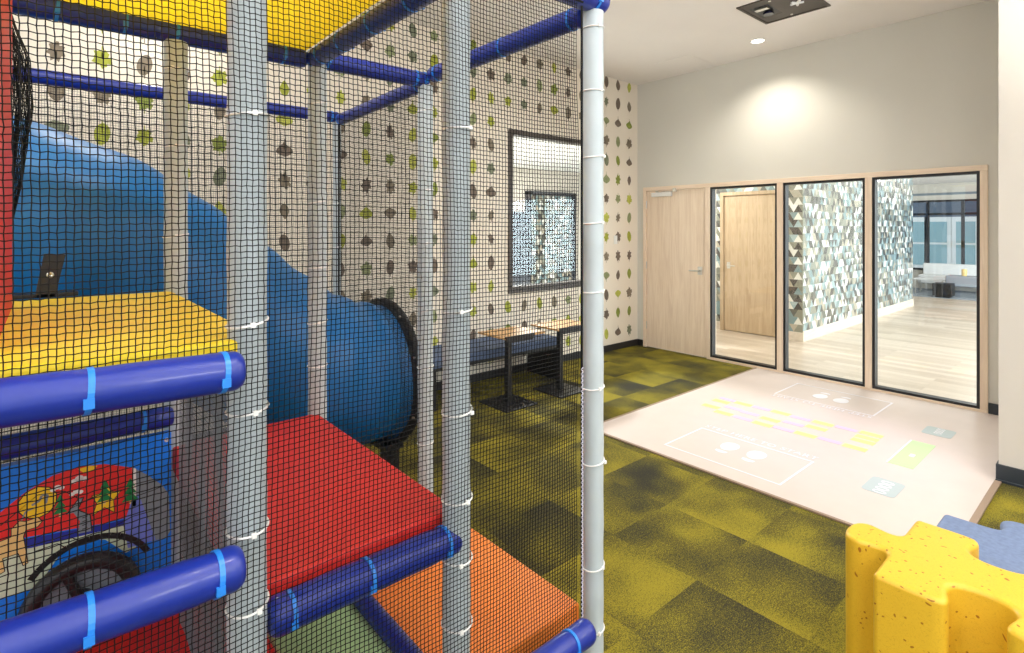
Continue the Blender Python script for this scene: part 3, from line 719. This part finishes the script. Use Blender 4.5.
# ---- netting (modelled strands)
def net(name, O, U, V, nu, nv, du, dv, r, zig=0, wob=0, knots=False, step=1, lab=None, seed=1, gather=None, mtl='net'):
    rg = np.random.default_rng(seed)
    O, U, V = (np.array(a, float) for a in (O, U, V)); N = np.cross(U, V)
    I, J = np.meshgrid(np.arange(nu + 1), np.arange(nv + 1), indexing='ij')
    a = I * du + wob * rg.standard_normal(I.shape); b = J * dv + wob * rg.standard_normal(I.shape)
    if callable(zig): zz = zig(J * dv)
    else: zz = zig
    b = b + zz * np.where((I % 2) == 0, 1, -1)
    low = .004 * np.sin(I * .21 + 1.3 * seed) * np.sin(J * .13)
    n = .0015 * np.sin(I * .35) + low
    a = a + .006 * np.sin(J * .043 + seed) * 1.0; b = b + .006 * np.sin(I * .06 + seed)
    if gather is not None: a, b, n = gather(a, b, n)
    P = O + a[..., None] * U + b[..., None] * V + n[..., None] * N
    verts = []; faces = []; base = 0
    def strands(Q, W1, W2):   # Q: (ns, np, 3)
        nonlocal base
        ns, m_, _ = Q.shape
        offs = [W1 * r, -W1 * r * .5 + W2 * r * .87, -W1 * r * .5 - W2 * r * .87]
        Vv = np.stack([Q + o_ for o_ in offs], 2).reshape(-1, 3)
        s_, k_ = np.meshgrid(np.arange(ns), np.arange(m_ - 1), indexing='ij')
        b0 = base + (s_ * m_ + k_) * 3
        fs = [np.stack([b0 + c, b0 + (c + 1) % 3, b0 + 3 + (c + 1) % 3, b0 + 3 + c], -1).reshape(-1, 4) for c in range(3)]
        verts.append(Vv); faces.append(np.concatenate(fs)); base += len(Vv)
    js = np.unique(np.append(np.arange(0, nv + 1, step), nv)); is_ = np.unique(np.append(np.arange(0, nu + 1, step), nu))
    strands(P[:, js], N, U)
    strands(np.transpose(P, (1, 0, 2))[:, is_], N, V)
    if knots:
        K = P.reshape(-1, 3); k = r * 1.7
        offs = [U * k, -U * k, V * k, -V * k, N * k, -N * k]
        Vv = np.stack([K + o_ for o_ in offs], 1).reshape(-1, 3)
        b0 = base + np.arange(len(K)) * 6
        tr = [(0, 2, 4), (2, 1, 4), (1, 3, 4), (3, 0, 4), (2, 0, 5), (1, 2, 5), (3, 1, 5), (0, 3, 5)]
        tris = np.concatenate([np.stack([b0 + c for c in t3], -1) for t3 in tr]); verts.append(Vv); base += len(Vv)
    else: tris = np.zeros((0, 3), int)
    Vv = np.concatenate(verts); Q = np.concatenate(faces)
    me = bpy.data.meshes.new(name)
    me.vertices.add(len(Vv)); me.vertices.foreach_set('co', Vv.astype(np.float32).ravel())
    nl = Q.size + tris.size; me.loops.add(nl); me.loops.foreach_set('vertex_index', np.concatenate([Q.ravel(), tris.ravel()]).astype(np.int32))
    npoly = len(Q) + len(tris); me.polygons.add(npoly)
    st = np.concatenate([np.arange(len(Q)) * 4, Q.size + np.arange(len(tris)) * 3]); me.polygons.foreach_set('loop_start', st.astype(np.int32))
    me.update(calc_edges=True); me.validate()
    me.materials.append(M[mtl])
    o = bpy.data.objects.new(name, me); COL.objects.link(o); attach(o, ps)
    if lab: o['label'] = lab
    return o
DU, DV = .0118, .0131
NR = .00118
net('safety_net', (-.45, 1.2805, .12), (1, 0, 0), (0, 0, 1), int(1.846 / DU), int(2.31 / DV), DU, DV, NR, zig=lambda z: .0003 + .0007 * np.clip((z - 1.1) / .7, 0, 1), wob=.0004, knots=True, lab='black safety net across the front', seed=3)
net('safety_net', (-.6, YB + .03, .1), (1, 0, 0), (0, 0, 1), int(2.14 / DU), int(2.27 / DV), DU, DV, .00085, wob=.0003, step=4, lab='black safety net along the far side', seed=4)
net('safety_net', (GX[2], YM + .02, .1), (0, 1, 0), (0, 0, 1), int(1.16 / DU), int(2.27 / DV), DU, DV, .0009, wob=.0003, step=4, lab='black safety net beside the slide mouth', seed=5)
net('safety_net', (GX[0], YF + .03, .3), (0, 1, 0), (0, 0, 1), int(.78 / DU), int(1.02 / DV), DU, DV, .0012, wob=.0003, step=4, lab='black safety net beside the wheel panel, its lit grey painted in', seed=6, mtl='net_lit')
# gathered net at the slide entrance
def gath(a, b, n):
    z = b + 1.5
    right = np.interp(z, [1.5, 1.62, 1.78, 2.03, 2.2, 2.3, 2.4], [-.10, -.088, -.06, -.032, -.04, -.075, -.10])
    return -.16 + (right + .16) * a / .6, b, n + .035 * np.sin(a * 52 + b * 5)
net('gathered_net', (0, 2.44, 1.5), (1, 0, 0), (0, 0, 1), 34, 66, .0176, .0131, .0019, wob=.003, lab='bunched black net hanging at the slide entrance', gather=gath, seed=7)
w = MB(); w.tube([(1.414, 1.283, z) for z in np.linspace(.25, 2.40, 40)], .0042, 8)
w.build('border_rope', M['net'], ps, smooth=True)
for y in (YM + .045, YB - .03): MB().tube([(GX[2], y, .1), (GX[2], y, 2.35)], .006, 8).build('border_rope', M['net'], ps, smooth=True)
MB().tube([(-.45, 1.283, 2.415), (1.42, 1.283, 2.415)], .004, 8).build('border_rope', M['net'], ps, smooth=True)
pts = [(1.404 + .0025 * math.cos(z * 420), 1.272 + .0025 * math.sin(z * 420), z) for z in np.linspace(.27, 1.15, 360)]
w = MB(); w.tube(pts, .0022, 5); w.build('twisted_cord', M['cord'], ps, smooth=True, label='white twisted cord beside the front corner post')

# ------------------------------------------------------------------ hallway beyond the glass
HZ = 2.80; HX = 8.24; HY = 3.24
o = MB().box((GX0 + .02, -3.2, -.1), (18.1, 5.0, 0)).build('floor_hallway', M['planks']); struct(o, 'pale oak plank floor of the hallway', 'floor')
o.data.transform(Matrix.Translation(o.location)); o.location = (0, 0, 0)
o = MB().box((GX1, -3.2, HZ), (18.1, 5.1, HZ + .1)).build('ceiling_hallway', M['ceiling']); struct(o, 'white hallway ceiling', 'ceiling')
DY0, DY1, DZ = 3.50, 4.43, 2.14
w = MB()
w.box((HX, HY, 0), (HX + .1, DY0, HZ)); w.box((HX, DY1, 0), (HX + .1, 5.0, HZ)); w.box((HX, DY0, DZ), (HX + .1, DY1, HZ)); w.box((HX + .1, HY, 0), (13.8, HY + .12, HZ)); w.box((13.8, HY + .12, 0), (13.9, 5.0, HZ))
tr = random.Random(8); B, Hh = .125, .108
def tris(x0, x1, fn, z0, z1, skip=lambda a, b: False):
    rows = int((z1 - z0) / Hh) + 1
    for r_ in range(rows):
        za, zb = z0 + r_ * Hh, min(z0 + (r_ + 1) * Hh, z1)
        k = 0; a = x0
        while a < x1:
            up = [(a, za), (min(a + B, x1), za), (min(a + B / 2, x1), zb)]
            dn = [(min(a + B / 2, x1), zb), (min(a + B, x1), za), (min(a + 1.5 * B, x1), zb)]
            for T_ in (up, dn):
                cx_ = sum(q[0] for q in T_) / 3; cz_ = sum(q[1] for q in T_) / 3
                if not skip(cx_, cz_) and abs((T_[1][0] - T_[0][0]) * (T_[2][1] - T_[0][1]) - (T_[2][0] - T_[0][0]) * (T_[1][1] - T_[0][1])) > 1e-6:
                    w.add([fn(*q) for q in T_], [(0, 1, 2)], 1 + tr.choice([0, 1, 1, 2, 2, 3, 4, 4, 5, 6, 7]))
            a += B
tris(HY, 5.0, lambda a, z: (HX - .001, a, z), .13, HZ, lambda a, z: DY0 - .06 < a < DY1 + .06 and z < DZ + .06)
tris(HX, 13.8, lambda a, z: (a, HY - .001, z), .15, HZ)
o = w.build('wall_hallway', [TRI[2]] + TRI, fixn=False); struct(o, 'hallway walls papered with grey, white and teal triangles', 'wall')
w = MB(); w.box((HX - .015, HY - .015, 0), (HX, DY0 - .05, .13)); w.box((HX - .015, DY1 + .05, 0), (HX, 5.0, .13)); w.box((HX, HY - .015, 0), (13.8, HY, .15)); o = w.build('baseboard_hallway', M['oak_pale'], bevel=.003); struct(o)
w = MB(); w.box((HX - .03, DY0 - .055, 0), (HX + .1, DY0, DZ + .055)); w.box((HX - .03, DY1, 0), (HX + .1, DY1 + .055, DZ + .055)); w.box((HX - .03, DY0, DZ), (HX + .1, DY1, DZ + .055))
o = w.build('trim_2', M['oak_warm'], bevel=.003); struct(o)
d = MB().box((HX + .0, DY0 + .004, .01), (HX + .045, DY1 - .004, DZ - .004)).build('door_2', M['oak_warm'], bevel=.002); struct(d, 'oak door in the triangle-papered hallway wall', 'door')
w = MB(); w.box((HX - .008, 4.33, .99), (HX, 4.38, 1.09)); w.tube([(HX, 4.355, 1.04), (HX - .05, 4.355, 1.04)], .01, 10); w.tube([(HX - .05, 4.36, 1.04), (HX - .05, 4.23, 1.035)], .009, 10); w.build('door_handle', M['steel'], d, smooth=True)
o = MB().box((GX1, 5.0, 0), (18.1, 5.1, HZ)).build('wall_hallway_end', M['cream']); struct(o)
# plaque
o = MB().box((HX - .012, 4.52, 1.42), (HX - .002, 4.60, 1.50)).build('door_plaque', M['white'], bevel=.002); tag(o, 'small white plaque on the triangle wallpaper beside the hallway door', 'sign')

# far glazing of the lounge
FXX = 18.0
w = MB(); w.box((FXX, -3.2, 2.37), (FXX + .15, 5.1, HZ)); w.box((FXX, -3.2, 0), (FXX + .15, 5.1, .5)); w.box((FXX, 4.6, .5), (FXX + .15, 5.1, 2.37)); w.box((FXX, -3.2, .5), (FXX + .15, 1.2, 2.37))
o = w.build('wall_lounge', M['cream']); struct(o, 'pale wall around the lounge windows', 'wall')
w = MB()
for y in (4.57, 3.90, 3.16, 2.42, 1.7, 1.2): w.box((FXX - .03, y - .03, .5), (FXX + .08, y + .03, 2.37))
w.box((FXX - .03, 1.2, 2.32), (FXX + .08, 4.6, 2.37)); w.box((FXX - .03, 1.2, 1.97), (FXX + .08, 4.6, 2.03)); w.box((FXX - .03, 1.2, .5), (FXX + .08, 4.6, .55))
o = w.build('window_5', M['gasket']); struct(o, 'tall black-mullioned windows at the far end of the hallway', 'window')
MB().box((FXX + .02, 1.2, .52), (FXX + .028, 4.57, 2.35)).build('glass_pane', M['glass'], o)
w = MB(); w.box((FXX - .02, 1.2, 2.50), (FXX, 4.6, 2.56)); o = w.build('trim_3', M['mural_grey']); struct(o)
# neighbour building
nb = thing('neighbour_building', 'navy-sided building with white windows outside the lounge glazing', 'building', (26.3, 3, -.5))
w = MB(); w.box((26, -4, -.5), (26.6, 12, 6))
for k in range(40): w.add([(25.985, -4, -.4 + .16 * k), (25.985, 12, -.4 + .16 * k), (26, 12, -.24 + .16 * k), (26, -4, -.24 + .16 * k)], [(0, 3, 2, 1)])
w.build('wall', M['bwall'], nb, fixn=False)
for yc in (6.0, 5.3, 4.47, 3.65, 2.85):
    w = MB(); w.box((25.93, yc - .42, .05), (26, yc + .42, 2.05)); f = w.build('window_frame', M['wtrim'], nb)
    for z0, z1 in ((.2, 1.0), (1.08, 1.87)):
        MB().box((25.915, yc - .28, z0), (25.935, yc + .28, z1)).build('pane', M['pane'], f)
o = MB().box((18.15, -10, -.6), (27, 14, -.5)).build('ground', M['ground']); struct(o, 'pale paving outside the lounge windows', 'ground')

# lounge furniture
o = MB().box((15.8, .8, 0), (17.95, 4.5, .012)).build('rug', M['rug']); tag(o, 'grey rug under the lounge seating at the hallway end', 'rug')
t = thing('coffee_table', 'low white coffee table with thin legs in the lounge', 'table', (16.7, 3.6, .012))
MB().box((16.45, 3.24, .35), (16.95, 3.86, .38)).build('table_top', M['concrete'], t, bevel=.006)
for x in (16.48, 16.92):
    for y in (3.28, 3.82): MB().tube([(x, y, .012), (x, y, .35)], .012, 8).build('leg', M['steel'], t)
o = MB().box((15.82, 2.98, .05), (16.16, 3.34, .34)).box((15.86, 3.02, .012), (16.12, 3.30, .05)).build('side_cube', M['black'], bevel=.012); tag(o, 'black cube stool beside the white coffee table', 'stool')
def sofa(loc, w_, label, mtl, back_x=True):
    x, y = loc; s = thing('sofa', label, 'sofa', (x, y, .012))
    MB().box((x - .3, y - w_ / 2, .2), (x + .3, y + w_ / 2, .42)).build('seat', mtl, s, bevel=.03)
    MB().box((x + .2, y - w_ / 2, .38), (x + .35, y + w_ / 2, .70)).build('backrest', mtl, s, bevel=.03)
    for a in (-1, 1):
        for b_ in (-.25, .25): MB().tube([(x + b_, y + a * (w_ / 2 - .06), .012), (x + b_, y + a * (w_ / 2 - .06), .21)], .014, 8).build('leg', M['steel'], s)
    return s
sofa((17.55, 3.0), 1.9, 'long pale sofa below the lounge windows', M['white_fab'])
s = thing('upholstered_bench', 'grey upholstered bench with thin steel legs at right of the lounge', 'bench', (16.4, 2.85, .012))
MB().box((16.2, 2.55, .26), (16.7, 3.17, .50)).build('seat', M['grey_fab'], s, bevel=.02)
for x in (16.23, 16.67):
    for y in (2.6, 3.12): MB().tube([(x, y, .012), (x, y, .27)], .014, 8).build('leg', M['steel'], s)
s = thing('armchair', 'pale armchair half hidden by the end of the triangle wall', 'armchair', (16.9, 4.25, .012))
MB().box((16.6, 4.12, .18), (17.2, 4.62, .42)).build('seat', M['grey_fab'], s, bevel=.03)
MB().box((17.05, 4.12, .4), (17.2, 4.62, .72)).build('backrest', M['white_fab'], s, bevel=.03)
for x in (16.65, 17.15):
    for y in (4.17, 4.57): MB().tube([(x, y, .012), (x, y, .19)], .014, 8).build('leg', M['steel'], s)
o = MB().lathe([(.05, 0), (.055, .1), (.05, .16)], (16.45, 2.86, .5), 16).build('cup', M['mural_tan'], smooth=True); tag(o, 'small tan cup standing on the grey lounge bench', 'cup')

# ceiling lights added to brighten the hallway
h0 = None
for i, (x, y) in enumerate(((7.35, 2.0), (7.35, 4.6), (9.9, 1.6), (12.4, 1.6), (15.0, 2.2))):
    if h0 is None:
        h0 = thing('hallway_fill_light', 'added round white fill light on the hallway ceiling', 'ceiling light', (x, y, HZ), 'added hallway fill lights')
        MB().lathe([(.16, -.03), (.17, 0)], (x, y, HZ)).build('housing', M['white'], h0, smooth=True)
        MB().lathe([(.14, -.034), (.14, -.03)], (x, y, HZ)).build('diffuser', M['lamp'], h0)
    else: dup(h0, (x, y, HZ), ['', 'added round white fill light by the oak hallway door', 'added round white fill light over the near end of the long patterned wall', 'added round white fill light over the middle of the hallway', 'added round white fill light over the lounge end of the hallway'][i])

# ------------------------------------------------------------------ room seen through the leaf-wall window
o = MB().box((2.0, YW + .12, -.1), (6.4, 8.8, 0)).box((6.4, 5.12, -.1), (11, 8.8, 0)).build('floor_side_room', M['white']); struct(o)
o = MB().box((2.0, YW + .12, 2.9), (6.4, 8.8, 3.0)).box((6.4, 5.12, 2.9), (11, 8.8, 3.0)).build('ceiling_side_room', M['white']); struct(o)
w = MB(); w.box((2.0, 8.6, 0), (7.75, 8.72, 2.9)); w.box((7.75, 8.6, 2.4), (9.2, 8.72, 2.9)); w.box((9.2, 8.6, 0), (11, 8.72, 2.9)); w.box((7.75, 8.6, 0), (9.2, 8.72, .3)); w.box((2.0, YW + .12, 0), (2.1, 8.6, 2.9))
o = w.build('wall_side_room', M['cream']); struct(o)
w = MB(); w.box((7.98, 8.62, .3), (9.2, 8.68, 2.4), 0); old = w
def side_tris():
    tris(7.75, 9.2, lambda a, z: (a, 8.615, z), .3, 2.4)
side_tris(); o = w.build('wall_side_room_panel', [M['white']] + TRI, fixn=False); struct(o)
w = MB(); w.box((7.70, 8.52, .3), (7.82, 8.6, 2.4)); w.box((7.70, 8.52, 2.34), (9.2, 8.6, 2.42)); w.box((9.14, 8.52, .3), (9.2, 8.6, 2.4)); o = w.build('window_6', M['cab']); struct(o)
c = thing('tall_cabinet', 'dark grey tall cabinet seen through the dark-framed window', 'cabinet', (7.1, 8.25, 0))
MB().box((6.72, 8.0, 0), (7.3, 8.58, 1.95)).build('body', M['cab'], c, bevel=.004)
MB().box((6.74, 7.98, .05), (7.0, 8.0, 1.9)).build('door', M['cab'], c, bevel=.003); MB().box((7.02, 7.98, .05), (7.28, 8.0, 1.9)).build('door', M['cab'], c, bevel=.003)

# ------------------------------------------------------------------ lights
def light(kind, loc, energy, rot=(0, 0, 0), size=.3, col=(1, 1, 1), **kw):
    l = bpy.data.lights.new('lamp_or_fill_light', kind); l.energy = energy; l.color = col
    if kind == 'AREA': l.shape = 'DISK'; l.size = size
    elif kind == 'SPOT': l.shadow_soft_size = size; l.spot_size = kw.get('ang', 2); l.spot_blend = kw.get('blend', .6)
    o = bpy.data.objects.new('lamp_or_fill_light', l); COL.objects.link(o); o.location = loc; o.rotation_euler = rot
    return o
WARM = (1, .93, .82)
for x, y, e in ((-1.2, 1.0, 55), (.8, -2.0, 70), (3.4, -1.9, 50), (-1.4, -1.2, 55)):  # unseen fill lights added to brighten ceiling and walls
    light('POINT', (x, y, 2.55), e, size=.3, col=(1, .97, .93)).data.shadow_soft_size = .3
for x, y, e in ((3.7, -.9, 300), (1.6, -1.8, 280), (-1.0, .6, 190)):      # upward fill spots added behind the viewer to brighten the ceiling
    light('SPOT', (x, y, 1.9), e, rot=(PI, 0, 0), size=.15, col=(1, .985, .985), ang=2.7, blend=.7)
light('SPOT', (5.76, 2.72, ZC - .02), 85, size=.05, col=WARM, ang=2.3, blend=.8)
for x, y in ((7.35, 2.0), (7.35, 4.6), (9.9, 1.6), (12.4, 1.6), (15.0, 2.2)):  # output of the added hallway fill lights
    light('AREA', (x, y, HZ - .05), 28, size=.28, col=(1, .97, .93))
l = light('AREA', (11.5, -3.1, 1.4), 620, rot=(PI / 2, 0, 0), col=(.82, .94, 1)); l.data.shape = 'RECTANGLE'; l.data.size = 7.5; l.data.size_y = 2.4   # daylight through the hallway's side windows
light('AREA', (5.4, 6.6, 2.85), 420, size=.5, col=(1, .98, .96))  # unseen light added to brighten the side room
for x, y in ((1.0, .3), (3.6, 3.3), (.6, 4.15)):
    light('SPOT', (x, y, ZC - .02), 60, size=.08, col=(1, .95, .88), ang=2.6, blend=.9)
light('SPOT', (.2, 2.0, ZC - .02), 110, size=.08, col=(1, .95, .88), ang=2.4, blend=.9)  # added above the yellow roof so it glows through from below
# lilac wash thrown by the ceiling projector
pj = light('SPOT', (5.06, 2.27, ZC - .04), 130, size=.03, col=(.72, .55, 1), ang=.62, blend=.9)
pj.rotation_euler = (Vector((4.55, 1.72, 0)) - Vector((5.06, 2.27, ZC - .04))).to_track_quat('-Z', 'Y').to_euler()

wd = bpy.data.worlds.new('world'); sc.world = wd; wd.use_nodes = True
bg = wd.node_tree.nodes['Background']; bg.inputs[0].default_value = (.93, .97, 1, 1); bg.inputs[1].default_value = 1.28

# ------------------------------------------------------------------ camera
cam = bpy.data.cameras.new('camera'); co = bpy.data.objects.new('camera', cam); COL.objects.link(co); sc.camera = co
co.location = (0, 0, 1.63); co.rotation_euler = (PI / 2, 0, math.radians(49.5 - 90))
cam.sensor_width = 36; cam.lens = 546 / 1024 * 36; cam.shift_y = -(326.5 - 228) / 1024; cam.clip_start = .05; cam.clip_end = 200
sc.view_settings.view_transform = 'Standard'; sc.view_settings.look = 'None'; sc.view_settings.gamma = 1; sc.view_settings.exposure = 0
sc.view_settings.use_curve_mapping = False
sc.cycles.use_denoising = True; sc.cycles.max_bounces = 8; sc.cycles.transparent_max_bounces = 12; sc.cycles.sample_clamp_indirect = 6
